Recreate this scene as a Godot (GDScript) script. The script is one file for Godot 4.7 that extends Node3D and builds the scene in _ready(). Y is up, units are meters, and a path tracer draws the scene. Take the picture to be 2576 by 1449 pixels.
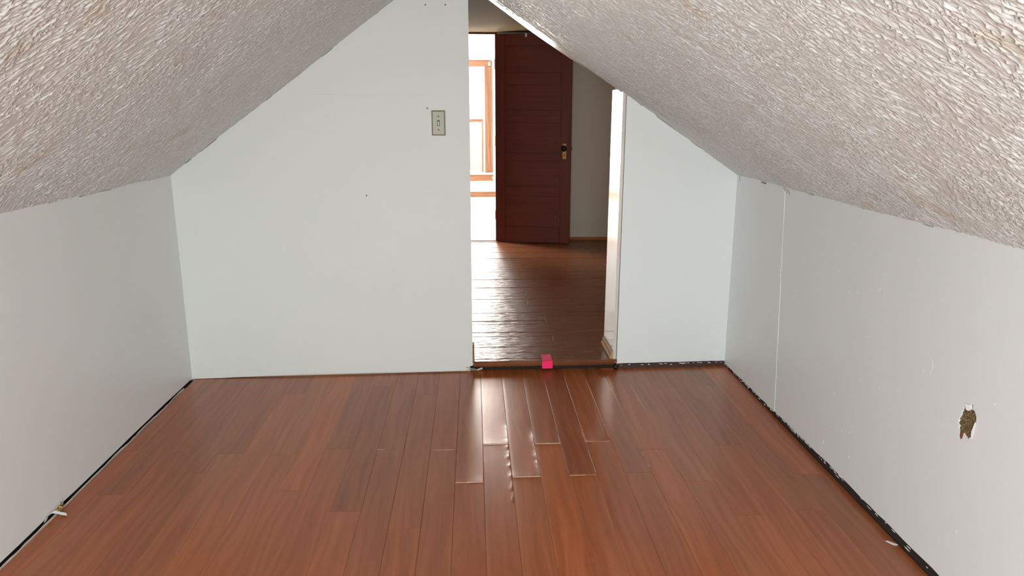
extends Node3D
# An empty attic room under a pitched roof: camera and lights first, then the shell, then floors, door, window and the small things.

var rng := RandomNumberGenerator.new()
var M := {}

# ---- the frame of the room (metres) -------------------------------------------------------------
const LX := -1.385            # face of the left knee wall
const RX := 1.277             # face of the right knee wall
const KNEE := 0.985
const FLOOR2 := 0.048         # the old floor beyond the doorway lies a step higher
const CEIL2 := 1.932
const FARZ := -7.08           # wall of the middle room with the second doorway
const ENDZ := -10.66          # window wall of the last room
const GABLE := 1.60           # gable wall behind the camera
const WA := Vector3(-1.385, 0.0, -3.554)     # the wall with the doorway runs from here ...
const WB := Vector3(1.2785, 0.0, -3.630)     # ... to here
const THICK := 0.25


class Mb:
	var v := PackedVector3Array()
	var n := PackedVector3Array()
	var t := PackedVector2Array()
	var c := PackedColorArray()
	var i := PackedInt32Array()
	var tint := Color(1, 1, 1)
	var off := Vector2.ZERO
	var along := 0          # the axis the grain runs along: 0 x, 1 y, 2 z

	func vert(p: Vector3, nn: Vector3, uv: Vector2) -> int:
		v.append(p); n.append(nn); t.append(uv); c.append(tint)
		return v.size() - 1

	func uv_of(p: Vector3, nn: Vector3) -> Vector2:
		var a := nn.abs()
		var m := 0 if a.x >= a.y and a.x >= a.z else (1 if a.y >= a.z else 2)
		var rest := [0, 1, 2]
		rest.erase(m)
		var u_axis: int = along if along != m else rest[0]
		rest.erase(u_axis)
		return off + Vector2(p[u_axis], p[rest[0]])

	func tri(a: int, b: int, d: int, nn: Vector3) -> void:
		if (v[b] - v[a]).cross(v[d] - v[a]).dot(nn) > 0.0:
			i.append_array([a, d, b])
		else:
			i.append_array([a, b, d])

	func quad(a: Vector3, b: Vector3, d: Vector3, e: Vector3, nn: Vector3) -> void:
		var k := vert(a, nn, uv_of(a, nn))
		vert(b, nn, uv_of(b, nn)); vert(d, nn, uv_of(d, nn)); vert(e, nn, uv_of(e, nn))
		tri(k, k + 1, k + 2, nn); tri(k, k + 2, k + 3, nn)

	func face(pts: Array, out_from: Vector3) -> void:
		var nn: Vector3 = (pts[1] - pts[0]).cross(pts[2] - pts[0]).normalized()
		var mid := Vector3.ZERO
		for p in pts: mid += p
		mid /= pts.size()
		if nn.dot(mid - out_from) < 0.0: nn = -nn
		var k := v.size()
		for p in pts: vert(p, nn, uv_of(p, nn))
		for j in range(1, pts.size() - 1): tri(k, k + j, k + j + 1, nn)

	func box(lo: Vector3, hi: Vector3, b := 0.0) -> void:
		var mid := (lo + hi) / 2.0
		var h := (hi - lo) / 2.0
		b = minf(b, minf(h.x, minf(h.y, h.z)) * 0.9)
		for ax in 3:
			var u := (ax + 1) % 3
			var w := (ax + 2) % 3
			for s in [-1.0, 1.0]:
				var pts := []
				for q in [[-1, -1], [1, -1], [1, 1], [-1, 1]]:
					var p := Vector3.ZERO
					p[ax] = s * h[ax]; p[u] = q[0] * (h[u] - b); p[w] = q[1] * (h[w] - b)
					pts.append(mid + p)
				face(pts, mid)
		if b <= 0.0: return
		for ax in 3:
			var u := (ax + 1) % 3
			var w := (ax + 2) % 3
			for s in [-1.0, 1.0]:
				for r in [-1.0, 1.0]:
					var pts := []
					for q in [[-1, 0], [1, 0], [1, 1], [-1, 1]]:
						var p := Vector3.ZERO
						p[ax] = q[0] * (h[ax] - b)
						p[u] = s * (h[u] - (b if q[1] else 0.0)); p[w] = r * (h[w] - (0.0 if q[1] else b))
						pts.append(mid + p)
					face(pts, mid)
		for sx in [-1.0, 1.0]:
			for sy in [-1.0, 1.0]:
				for sz in [-1.0, 1.0]:
					var s := Vector3(sx, sy, sz)
					face([mid + s * (h - Vector3(0, b, b)), mid + s * (h - Vector3(b, 0, b)), mid + s * (h - Vector3(b, b, 0))], mid)

	# a flat polygon in the plane o + x*U + y*V, pushed back by depth against nn
	func slab(poly: PackedVector2Array, o: Vector3, U: Vector3, V: Vector3, nn: Vector3, depth: float) -> void:
		var ids := Geometry2D.triangulate_polygon(poly)
		for side in [0, 1]:
			var k := v.size()
			var m: Vector3 = nn if side == 0 else -nn
			for p in poly:
				var q: Vector3 = o + U * p.x + V * p.y - nn * (depth * side)
				vert(q, m, off + p)
			for j in range(0, ids.size(), 3): tri(k + ids[j], k + ids[j + 1], k + ids[j + 2], m)
		var area := 0.0
		for j in poly.size():
			area += poly[j].cross(poly[(j + 1) % poly.size()])
		for j in poly.size():
			var a := poly[j]
			var b := poly[(j + 1) % poly.size()]
			var d2 := (b - a).orthogonal().normalized() * (-1.0 if area > 0.0 else 1.0)
			# orthogonal() turns clockwise or not by version: point it away from the inside
			if Geometry2D.is_point_in_polygon((a + b) / 2.0 + d2 * 0.0004, poly): d2 = -d2
			var side_n := (U * d2.x + V * d2.y).normalized()
			var pa := o + U * a.x + V * a.y
			var pb := o + U * b.x + V * b.y
			quad(pa, pb, pb - nn * depth, pa - nn * depth, side_n)

	# revolve a profile of (radius, distance) about an axis
	func lathe(prof: Array, o: Vector3, axis: Vector3, seg := 20) -> void:
		var a := axis.normalized()
		var u := a.cross(Vector3.UP if absf(a.y) < 0.9 else Vector3.RIGHT).normalized()
		var w := a.cross(u)
		var k := v.size()
		for j in prof.size():
			var p0: Vector2 = prof[maxi(j - 1, 0)]
			var p1: Vector2 = prof[mini(j + 1, prof.size() - 1)]
			var d := (p1 - p0).normalized()
			for s in seg + 1:
				var g := TAU * s / seg
				var r := u * cos(g) + w * sin(g)
				vert(o + r * prof[j].x + a * prof[j].y, (r * d.y - a * d.x).normalized(), Vector2(float(s) / seg * 0.1, prof[j].y))
		for j in prof.size() - 1:
			for s in seg:
				var q := k + j * (seg + 1) + s
				var nn := n[q] + n[q + seg + 1] + n[q + 1]
				tri(q, q + 1, q + seg + 2, nn); tri(q, q + seg + 2, q + seg + 1, nn)

	# sweep a small cross-section (radius r) along points
	func tube(pts: Array, r: float, seg := 8) -> void:
		var k := v.size()
		for j in pts.size():
			var d: Vector3 = (pts[mini(j + 1, pts.size() - 1)] - pts[maxi(j - 1, 0)]).normalized()
			var u := d.cross(Vector3(0.31, 0.9, 0.2)).normalized()
			var w := d.cross(u)
			for s in seg + 1:
				var g := TAU * s / seg
				var rr := u * cos(g) + w * sin(g)
				vert(pts[j] + rr * r, rr, Vector2(0, 0))
		for j in pts.size() - 1:
			for s in seg:
				var q := k + j * (seg + 1) + s
				tri(q, q + 1, q + seg + 2, n[q]); tri(q, q + seg + 2, q + seg + 1, n[q])

	# a height field of nx by nz points; at(i, j) gives the position
	func sheet(nx: int, nz: int, at: Callable, up: Vector3, uv: Callable) -> void:
		var k := v.size()
		var p := PackedVector3Array()
		for a in nx:
			for b in nz: p.append(at.call(a, b))
		for a in nx:
			for b in nz:
				var dx := p[mini(a + 1, nx - 1) * nz + b] - p[maxi(a - 1, 0) * nz + b]
				var dz := p[a * nz + mini(b + 1, nz - 1)] - p[a * nz + maxi(b - 1, 0)]
				var nn := dx.cross(dz).normalized()
				if nn.dot(up) < 0.0: nn = -nn
				vert(p[a * nz + b], nn, uv.call(a, b))
		for a in nx - 1:
			for b in nz - 1:
				var q := k + a * nz + b
				tri(q, q + 1, q + nz + 1, up); tri(q, q + nz + 1, q + nz, up)

	func mesh() -> ArrayMesh:
		var ar := []
		ar.resize(Mesh.ARRAY_MAX)
		ar[Mesh.ARRAY_VERTEX] = v; ar[Mesh.ARRAY_NORMAL] = n; ar[Mesh.ARRAY_TEX_UV] = t
		ar[Mesh.ARRAY_COLOR] = c; ar[Mesh.ARRAY_INDEX] = i
		var m := ArrayMesh.new()
		m.add_surface_from_arrays(Mesh.PRIMITIVE_TRIANGLES, ar)
		return m


func node(called: String, parent: Node = self) -> Node3D:
	var o := Node3D.new()
	o.name = called
	parent.add_child(o, true)
	return o


func put(called: String, b: Mb, m: Material, parent: Node = self) -> MeshInstance3D:
	var o := MeshInstance3D.new()
	o.name = called
	o.mesh = b.mesh()
	o.material_override = m
	o.cast_shadow = GeometryInstance3D.SHADOW_CASTING_SETTING_ON
	parent.add_child(o, true)
	return o


func tag(o: Node, label: String, category := "", kind := "", group := "") -> void:
	o.set_meta("label", label)
	if category: o.set_meta("category", category)
	if kind: o.set_meta("kind", kind)
	if group: o.set_meta("group", group)


func bx(lo: Vector3, hi: Vector3, b := 0.0, along := 0, off := Vector2.ZERO, tint := Color(1, 1, 1)) -> Mb:
	var m := Mb.new()
	m.along = along; m.off = off; m.tint = tint
	m.box(lo, hi, b)
	return m


func _ready() -> void:
	rng.seed = 20240611
	view_and_light()
	materials()
	ceiling_sides()
	knee_walls()
	doorway_wall()
	gable_wall()
	middle_room()
	window_room()
	laminate_floor()
	old_floor()
	panel_door()
	sash_window()
	trims()
	small_things()


# ---- camera, sky, lights --------------------------------------------------------------------------
func view_and_light() -> void:
	var cam := Camera3D.new()
	cam.name = "camera"
	add_child(cam)
	cam.fov = rad_to_deg(2.0 * atan(1449.0 / 2.0 / 1900.0))
	cam.keep_aspect = Camera3D.KEEP_HEIGHT
	cam.near = 0.02
	cam.position = Vector3(0, 1.3, 0)
	cam.rotation = Vector3(deg_to_rad(-13.5955), deg_to_rad(-2.87), 0)
	cam.current = true

	var sky_m := ProceduralSkyMaterial.new()
	sky_m.sky_top_color = Color(0.80, 0.87, 0.96)
	sky_m.sky_horizon_color = Color(0.95, 0.97, 1.0)
	sky_m.ground_bottom_color = Color(0.42, 0.42, 0.40)
	sky_m.ground_horizon_color = Color(0.62, 0.63, 0.62)
	sky_m.energy_multiplier = 4.0
	var sky := Sky.new()
	sky.sky_material = sky_m
	var e := Environment.new()
	e.background_mode = Environment.BG_SKY
	e.sky = sky
	e.tonemap_mode = Environment.TONE_MAPPER_LINEAR
	e.tonemap_exposure = 0.95
	e.sdfgi_enabled = true
	e.ssao_enabled = true
	e.ssil_enabled = true
	var w := WorldEnvironment.new()
	w.name = "surroundings"
	w.environment = e
	add_child(w)

	# daylight through the gable window behind the camera, the window in view at the far end, and the far room's side window
	daylight("gable_window_daylight", Vector3(-0.32, 0.92, GABLE - 0.03), Vector3(0, 0, -1), Vector2(0.86, 1.0), 12.3, Color(0.935, 0.985, 1.0))
	daylight("end_window_daylight", Vector3(-0.24, 1.08, ENDZ + 0.02), Vector3(0, 0, 1), Vector2(0.72, 1.3), 18.0, Color(1.0, 0.99, 0.97))
	daylight("side_window_daylight", Vector3(-2.25, 0.90, -9.0), Vector3(1, 0, 0), Vector2(1.1, 0.9), 46.0, Color(1.0, 0.99, 0.97))


func daylight(called: String, at: Vector3, towards: Vector3, size: Vector2, energy: float, color: Color) -> void:
	var l := AreaLight3D.new()
	l.name = called
	l.area_size = size
	l.area_normalize_energy = false
	l.light_energy = energy
	l.light_color = color
	l.area_range = 14.0
	l.area_attenuation = 2.0
	l.shadow_enabled = true
	add_child(l)
	l.look_at_from_position(at, at + towards, Vector3.UP)


# ---- materials --------------------------------------------------------------------------------------
func mat(called: String, color: Color, rough := 0.8) -> StandardMaterial3D:
	var m := StandardMaterial3D.new()
	m.resource_name = called
	m.albedo_color = color
	m.roughness = rough
	m.vertex_color_use_as_albedo = true
	M[called] = m
	return m


func bump(m: StandardMaterial3D, t: Texture2D, cm: float) -> void:
	m.heightmap_enabled = true
	m.heightmap_texture = t
	m.heightmap_scale = cm


func noise_tex(seed_: int, freq: float, oct: int, size := 512) -> NoiseTexture2D:
	var f := FastNoiseLite.new()
	f.seed = seed_
	f.noise_type = FastNoiseLite.TYPE_SIMPLEX_SMOOTH
	f.frequency = freq
	f.fractal_octaves = oct
	var t := NoiseTexture2D.new()
	t.width = size; t.height = size
	t.seamless = true
	t.noise = f
	return t


# planks printed with a close straight grain: 2.4 m along by 0.4 m across
func wood_picture(seed_: int, w: int, h: int, len_m: float, wid_m: float, dark: Color, mid: Color, light: Color, pores: float, strength := 0.7) -> ImageTexture:
	var f := FastNoiseLite.new()
	f.seed = seed_
	f.noise_type = FastNoiseLite.TYPE_SIMPLEX_SMOOTH
	f.fractal_octaves = 2
	f.frequency = 1.0
	var data := PackedByteArray()
	data.resize(w * h * 3)
	var k := 0
	for y in h:
		var b := y * wid_m / h
		for x in w:
			var a := x * len_m / w
			var warp := f.get_noise_2d(a * 1.6, b * 9.0) * 0.02
			var broad := f.get_noise_2d(a * 1.0 + 40.0, (b + warp) * 34.0)
			var fine := f.get_noise_2d(a * 7.0 + 90.0, (b + warp) * 330.0)
			var q := clampf(0.5 + strength * broad + 0.25 * fine, 0.0, 1.0)
			var c := dark.lerp(mid, q * 2.0) if q < 0.5 else mid.lerp(light, q * 2.0 - 1.0)
			if pores > 0.0 and fine > 0.46:
				c = c.lerp(dark, pores * clampf((fine - 0.46) * 5.0, 0.0, 1.0))
			data[k] = int(c.r * 255.0); data[k + 1] = int(c.g * 255.0); data[k + 2] = int(c.b * 255.0)
			k += 3
	return ImageTexture.create_from_image(Image.create_from_data(w, h, false, Image.FORMAT_RGB8, data))


const TILE := 1.2
const TN := 1024
var stomp := PackedFloat32Array()


# brushed ceiling compound: overlapping flakes with one soft and one steep side, in stamped clusters
func stomp_tile() -> ImageTexture:
	stomp.resize(TN * TN)
	stomp.fill(0.0)
	var px := TN / TILE
	for cl in 310:
		var cx := rng.randf() * TILE
		var cy := rng.randf() * TILE
		var base := PI / 2.0 + rng.randfn(0.0, 0.26)
		var big := rng.randf_range(0.5, 1.0) if rng.randf() < 0.8 else rng.randf_range(1.2, 1.9)
		var loud := rng.randf_range(0.45, 1.1)
		for s in 74:
			var r := 0.095 * sqrt(rng.randf())
			var g := rng.randf() * TAU
			var ox := cx + r * cos(g)
			var oy := cy + r * sin(g)
			var ang := base + rng.randfn(0.0, 0.2) + 0.3 * cos(g) * r / 0.095
			var L := rng.randf_range(0.007, 0.023) * big
			var W := rng.randf_range(0.0011, 0.0027) * big
			var amp := rng.randf_range(0.3, 1.0) * loud
			var lift := rng.randf() * 0.12
			var ux := cos(ang)
			var uy := sin(ang)
			var na := int(ceil(2.0 * L * px / 0.85))
			var nb := int(ceil(2.0 * W * px / 0.85))
			for ia in na + 1:
				var a := -1.0 + 2.0 * ia / na
				var ea := (1.0 - a * a)
				var bend := 0.25 * a * a * W
				for ib in nb + 1:
					var b := -1.0 + 2.0 * ib / nb
					var pr: float
					if b < 0.3:
						pr = (b + 1.0) / 1.3
						pr = pr * pr * (3.0 - 2.0 * pr)
					else:
						pr = 1.0 - (b - 0.3) / 0.7
						pr = pr * (2.0 - pr)
					var hh := ea * (lift + amp * pr)
					var X := int((ox + ux * a * L - uy * (b * W + bend)) * px)
					var Y := int((oy + uy * a * L + ux * (b * W + bend)) * px)
					var at := posmod(Y, TN) * TN + posmod(X, TN)
					if stomp[at] < hh: stomp[at] = hh
	var data := PackedByteArray()
	data.resize(TN * TN)
	for y in TN:
		var up := posmod(y - 1, TN) * TN
		var dn := posmod(y + 1, TN) * TN
		for x in TN:
			var here := y * TN + x
			var s := stomp[here] * 0.4 + 0.15 * (stomp[up + x] + stomp[dn + x] + stomp[y * TN + posmod(x - 1, TN)] + stomp[y * TN + posmod(x + 1, TN)])
			data[here] = clampi(int(s * 200.0), 0, 255)
	for k in TN * TN: stomp[k] = data[k] / 200.0
	return ImageTexture.create_from_image(Image.create_from_data(TN, TN, false, Image.FORMAT_L8, data))


func materials() -> void:
	var roller := noise_tex(3, 0.05, 3)
	var blotch := noise_tex(8, 0.012, 3)

	var m := mat("ceiling_compound", Color(0.835, 0.84, 0.828), 0.52)
	bump(m, stomp_tile(), 0.33)
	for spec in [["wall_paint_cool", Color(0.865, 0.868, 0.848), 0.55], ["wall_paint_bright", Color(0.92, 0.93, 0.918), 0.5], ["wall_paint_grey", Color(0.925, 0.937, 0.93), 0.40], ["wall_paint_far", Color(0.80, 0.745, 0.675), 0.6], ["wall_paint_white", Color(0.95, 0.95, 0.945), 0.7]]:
		m = mat(spec[0], spec[1], spec[2])
		bump(m, roller, 0.012)
		m.uv1_scale = Vector3(3.1, 3.1, 3.1)
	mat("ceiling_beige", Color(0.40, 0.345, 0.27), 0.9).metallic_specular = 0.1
	m = mat("gloss_white", Color(0.86, 0.83, 0.79), 0.17)
	m.metallic_specular = 0.7
	mat("bare_white", Color(0.95, 0.945, 0.93), 0.8)
	mat("dark_gap", Color(0.165, 0.12, 0.10), 0.9)
	mat("raw_wood", Color(0.74, 0.58, 0.42), 0.7)
	mat("pale_boards", Color(0.82, 0.74, 0.63), 0.35)
	mat("old_brown", Color(0.27, 0.175, 0.145), 0.55)

	m = mat("laminate", Color(1.12, 1.12, 1.12), 0.27)
	m.metallic_specular = 0.52
	m.albedo_texture = wood_picture(5, 2048, 512, 2.4, 0.4, Color(0.565, 0.30, 0.16), Color(0.63, 0.345, 0.188), Color(0.68, 0.387, 0.218), 0.4, 0.5)
	m.uv1_scale = Vector3(1.0 / 2.4, 1.0 / 0.4, 1)
	m = mat("glint_pale", Color(0.80, 0.72, 0.64), 0.6)  # pale colour standing in for light glinting on buckled plank edges

	m = mat("brown_floor_paint", Color(1, 1, 1), 0.30)
	m.albedo_texture = wood_picture(21, 1024, 256, 2.4, 0.4, Color(0.47, 0.275, 0.175), Color(0.52, 0.315, 0.205), Color(0.56, 0.35, 0.235), 0.2, 0.2)
	m.uv1_scale = Vector3(1.0 / 2.4, 1.0 / 0.4, 1)
	var grain := noise_tex(31, 0.045, 5)
	bump(m, grain, 0.42)

	m = mat("door_stain", Color(1, 1, 1), 0.5)
	m.albedo_texture = wood_picture(44, 1024, 256, 2.4, 0.4, Color(0.37, 0.15, 0.10), Color(0.42, 0.178, 0.12), Color(0.47, 0.205, 0.14), 0.3, 0.3)
	m.metallic_specular = 0.35
	m.uv1_scale = Vector3(1.0 / 2.4, 1.0 / 0.4, 1)
	m = mat("pine", Color(1, 1, 1), 0.65)
	m.metallic_specular = 0.35
	m.albedo_texture = wood_picture(57, 1024, 256, 2.4, 0.4, Color(0.52, 0.30, 0.16), Color(0.64, 0.39, 0.22), Color(0.72, 0.47, 0.29), 0.3)
	m.uv1_scale = Vector3(1.0 / 2.4, 1.0 / 0.4, 1)

	m = mat("casing_wood", Color(0.54, 0.575, 0.65), 0.5)
	m.albedo_texture = M["pine"].albedo_texture
	m.uv1_scale = Vector3(1.0 / 2.4, 1.0 / 0.4, 1)

	m = mat("fibreboard", Color(0.64, 0.53, 0.37), 0.95)
	bump(m, noise_tex(61, 0.06, 4), 0.6)
	m.uv1_scale = Vector3(9, 9, 9)
	mat("torn_brown", Color(0.50, 0.33, 0.22), 0.9)
	mat("almond_plastic", Color(0.545, 0.51, 0.39), 0.35)
	mat("ivory_plastic", Color(0.90, 0.87, 0.78), 0.3)
	mat("dark_hole", Color(0.10, 0.085, 0.06), 0.6)
	mat("old_brass", Color(0.66, 0.47, 0.27), 0.45).metallic = 0.55
	mat("black_knob", Color(0.13, 0.075, 0.06), 0.3)
	mat("pink_tape", Color(1.0, 0.15, 0.42), 0.8)
	mat("underlay", Color(0.84, 0.77, 0.69), 0.8)
	mat("foam_yellow", Color(0.74, 0.57, 0.30), 0.9)
	mat("scrap_white", Color(0.97, 0.965, 0.96), 0.6)
	mat("scrap_grey", Color(0.36, 0.36, 0.34), 0.5)
	mat("peg_cream", Color(0.86, 0.78, 0.69), 0.6)
	m = mat("glass", Color(1, 1, 1, 0.04), 0.02)
	m.vertex_color_use_as_albedo = false
	m.transparency = BaseMaterial3D.TRANSPARENCY_ALPHA
	mat("sash_white", Color(0.80, 0.75, 0.70), 0.5)


# ---- the sloping ceiling ----------------------------------------------------------------------------
const RIDGE := Vector2(-0.1235, 1.917)


func ceiling_sides() -> void:
	slope_ceiling(Vector2(LX, 0.990), RIDGE, 0.0, "textured sloping ceiling rising from the left knee wall, white brushed compound")
	slope_ceiling(Vector2(1.2785, 0.972), RIDGE, 0.47, "textured sloping ceiling rising from the right knee wall, white brushed compound")


func slope_ceiling(foot: Vector2, top: Vector2, shift: float, label: String) -> void:
	var d := (top - foot)
	var length := d.length()
	d /= length
	var nrm := Vector3(-d.y, d.x, 0) if d.x < 0.0 else Vector3(d.y, -d.x, 0)
	if nrm.y > 0.0: nrm = -nrm
	var dir := Vector3(d.x, d.y, 0)
	var o := Vector3(foot.x, foot.y, 0)
	var step := 0.004
	var s0 := -0.012
	var ns := int((length - s0) / step) + 2
	var z0 := -0.20
	var z1 := -3.66
	var nz := int((z0 - z1) / step) + 1
	var px := TN / TILE
	var fa := FastNoiseLite.new()
	fa.seed = 77 + int(shift * 10.0)
	fa.frequency = 1.0
	# heights
	var hh := PackedFloat32Array()
	hh.resize(ns * nz)
	for a in ns:
		var s := s0 + a * step
		var row := posmod(int((s + shift) * px), TN) * TN
		for b in nz:
			var z := z0 - b * step
			var col := posmod(int((z + 20.0 * TILE + shift) * px), TN)
			hh[a * nz + b] = stomp[row + col] * 0.0045
	var m := Mb.new()
	m.v.resize(ns * nz); m.n.resize(ns * nz); m.t.resize(ns * nz); m.c.resize(ns * nz)
	var stain := Color(0.80, 0.66, 0.48)
	for a in ns:
		var s := s0 + a * step
		for b in nz:
			var k := a * nz + b
			var z := z0 - b * step
			var wave := 0.004 * fa.get_noise_2d(s * 1.7, z * 1.7)
			m.v[k] = o + dir * s + Vector3(0, 0, z) + nrm * (hh[k] + wave - 0.0015)
			var gs := (hh[mini(a + 1, ns - 1) * nz + b] - hh[maxi(a - 1, 0) * nz + b]) / (2.0 * step)
			var gz := (hh[a * nz + maxi(b - 1, 0)] - hh[a * nz + mini(b + 1, nz - 1)]) / (2.0 * step)
			m.n[k] = (nrm - dir * gs - Vector3(0, 0, gz)).normalized()
			m.t[k] = Vector2((z + shift) / TILE, (s + shift) / TILE)
			var st := fa.get_noise_2d(s * 3.2 + 31.0, z * 3.2) - 0.44
			m.c[k] = Color(1, 1, 1).lerp(stain, clampf(st * 3.2, 0.0, 0.4)) if st > 0.0 else Color(1, 1, 1)
	var idx := PackedInt32Array()
	idx.resize((ns - 1) * (nz - 1) * 6)
	var flip := dir.cross(Vector3(0, 0, -1)).dot(nrm) > 0.0
	var w := 0
	for a in ns - 1:
		for b in nz - 1:
			var q := a * nz + b
			var p1 := q + 1 if flip else q + nz
			var p2 := q + nz if flip else q + 1
			idx[w] = q; idx[w + 1] = p1; idx[w + 2] = q + nz + 1
			idx[w + 3] = q; idx[w + 4] = q + nz + 1; idx[w + 5] = p2
			w += 6
	m.i = idx
	# the part over and behind the camera, and the roof boards above
	m.tint = Color(1, 1, 1)
	var near := Vector3(0, 0, GABLE + 0.02)
	var far := Vector3(0, 0, z0)
	var k0 := m.v.size()
	for p in [[s0, near], [length, near], [length, far], [s0, far]]:
		m.vert(o + dir * p[0] + p[1] + nrm * 0.0012, nrm, Vector2((p[1].z + shift) / TILE, (p[0] + shift) / TILE))
	m.tri(k0, k0 + 1, k0 + 2, nrm); m.tri(k0, k0 + 2, k0 + 3, nrm)
	var c := put("ceiling", m, M["ceiling_compound"])
	tag(c, label, "", "structure")
	var r := Mb.new()
	var up := -nrm
	for p in [[-0.05, length + 0.12]]:
		var a0: Vector3 = o + dir * p[0] + up * 0.012
		var a1: Vector3 = o + dir * p[1] + up * 0.012
		var zz := [Vector3(0, 0, GABLE + 0.15), Vector3(0, 0, -3.68)]
		var pts := []
		for q in [a0, a1, a1 + up * 0.05, a0 + up * 0.05]: pts.append(q)
		var mid: Vector3 = (pts[0] + pts[2]) / 2.0 + (zz[0] + zz[1]) / 2.0
		for j in 4:
			r.face([pts[j] + zz[0], pts[(j + 1) % 4] + zz[0], pts[(j + 1) % 4] + zz[1], pts[j] + zz[1]], mid)
		r.face([pts[0] + zz[0], pts[1] + zz[0], pts[2] + zz[0], pts[3] + zz[0]], mid)
		r.face([pts[0] + zz[1], pts[1] + zz[1], pts[2] + zz[1], pts[3] + zz[1]], mid)
	put("roof_deck", r, M["dark_gap"], c)


# ---- the knee walls -----------------------------------------------------------------------------------
func knee_walls() -> void:
	# left: plain panel that stops short of the floor
	var l := node("wall_left")
	tag(l, "low grey-white knee wall with a dark wavy gap along the floor", "", "structure")
	var poly := PackedVector2Array([Vector2(-GABLE - 0.02, KNEE + 0.012)])
	for q in [[2.12, 2.20, 0.002], [2.52, 2.60, 0.001], [2.72, 2.98, 0.0035], [3.30, 3.42, 0.003]]:
		poly.append_array(PackedVector2Array([Vector2(q[0], KNEE + 0.012), Vector2(q[0] + 0.01, KNEE + 0.0045 - q[2]), Vector2(lerpf(q[0], q[1], 0.5), KNEE + 0.006 - q[2]), Vector2(q[1] - 0.008, KNEE + 0.0045 - q[2]), Vector2(q[1], KNEE + 0.012)]))
	poly.append(Vector2(3.575, KNEE + 0.018))
	var f := FastNoiseLite.new()
	f.seed = 5; f.frequency = 1.0
	for j in 61:
		var s := lerpf(3.575, -GABLE - 0.02, j / 60.0)
		poly.append(Vector2(s, 0.009 + 0.004 * f.get_noise_1d(s * 3.0) - 0.006 * smoothstep(3.3, 3.55, s)))
	var b := Mb.new()
	b.slab(poly, Vector3(LX, 0, 0), Vector3(0, 0, -1), Vector3.UP, Vector3(1, 0, 0), 0.013)
	put("wall_panel", b, M["wall_paint_grey"], l)
	put("stud_backing", bx(Vector3(LX - 0.09, -0.05, -3.9), Vector3(LX - 0.03, KNEE + 0.05, GABLE + 0.1)), M["dark_gap"], l)

	# right: two boards meeting in a cracked seam; the second has a hole
	var r := node("wall_right")
	tag(r, "low grey-white knee wall of two boards with a cracked seam and a torn hole", "", "structure")
	var edge := func(s: float) -> float:
		var y := lerpf(0.029, 0.012, clampf((s - 2.5) / 1.1, 0.0, 1.0))
		return y + 0.0045 * f.get_noise_1d(s * 9.0) + 0.0035 * f.get_noise_1d(s * 31.0 + 7.0)
	var seam := func(y: float) -> float: return lerpf(2.968, 3.053, y / 0.96)
	# far board, with a notch broken out of its edge
	var far := PackedVector2Array()
	for j in 25: far.append(Vector2(lerpf(3.66, seam.call(0.0) + 0.0015, j / 24.0), edge.call(lerpf(3.66, seam.call(0.0), j / 24.0))))
	for p in [[0.30, 0.001], [0.598, 0.001], [0.5985, 0.009], [0.606, 0.0115], [0.618, 0.006], [0.626, 0.0105], [0.633, 0.010], [0.634, 0.001], [0.955, 0.001], [0.962, 0.012], [0.968, 0.03], [0.985, 0.035], [0.985, 0.20], [0.964, 0.205], [0.966, 0.29], [0.985, 0.295]]:
		far.append(Vector2(seam.call(p[0]) + p[1], p[0]))
	far.append(Vector2(3.66, 0.985))
	b = Mb.new()
	b.slab(far, Vector3(RX, 0, 0), Vector3(0, 0, -1), Vector3.UP, Vector3(-1, 0, 0), 0.012)
	put("wall_panel", b, M["wall_paint_grey"], r)
	# near board: two halves of one mesh that share the torn outline of the hole
	var left_edge := [[1.8007, 0.4728], [1.8065, 0.4777], [1.8045, 0.4937], [1.8000, 0.5068], [1.7962, 0.5233], [1.7909, 0.5403], [1.7785, 0.5294], [1.7720, 0.5285]]
	var right_edge := [[1.7638, 0.5356], [1.7679, 0.5460], [1.7591, 0.5503], [1.7573, 0.5383], [1.7486, 0.5347], [1.7411, 0.5246], [1.7390, 0.5111], [1.7437, 0.4932], [1.7479, 0.4803], [1.7450, 0.4676], [1.7565, 0.4592], [1.7597, 0.4491], [1.7631, 0.4419]]
	var low_edge := [[1.7626, 0.4539], [1.7728, 0.4591], [1.7782, 0.4629], [1.7807, 0.4493], [1.7854, 0.4415], [1.7920, 0.4478], [1.7937, 0.4621], [1.8020, 0.4659]]
	var top_mid := Vector2(1.7720, 0.5285)
	var low_mid := Vector2(1.7728, 0.4591)
	b = Mb.new()
	var half := PackedVector2Array()          # the half towards the doorway wall
	for j in 25: half.append(Vector2(lerpf(seam.call(0.0) - 0.0015, low_mid.x, j / 24.0), edge.call(lerpf(seam.call(0.0), low_mid.x, j / 24.0))))
	for p in low_edge.slice(1): half.append(Vector2(p[0], p[1]))
	for p in left_edge: half.append(Vector2(p[0], p[1]))
	half.append(Vector2(top_mid.x, 0.985))
	for q in [[2.02, 2.12], [2.40, 2.46], [2.78, 2.90]]:
		half.append_array(PackedVector2Array([Vector2(q[0], 0.985), Vector2(q[0] + 0.008, 0.968), Vector2(lerpf(q[0], q[1], 0.6), 0.970), Vector2(q[1], 0.985)]))
	half.append(Vector2(seam.call(0.985) - 0.0015, 0.985))
	b.slab(half, Vector3(RX + 0.0012, 0, 0), Vector3(0, 0, -1), Vector3.UP, Vector3(-1, 0, 0), 0.012)
	half = PackedVector2Array()               # the half towards the camera
	for j in 41: half.append(Vector2(lerpf(low_mid.x, -GABLE - 0.02, j / 40.0), edge.call(lerpf(low_mid.x, -GABLE, j / 40.0))))
	half.append(Vector2(-GABLE - 0.02, 0.985))
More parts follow.
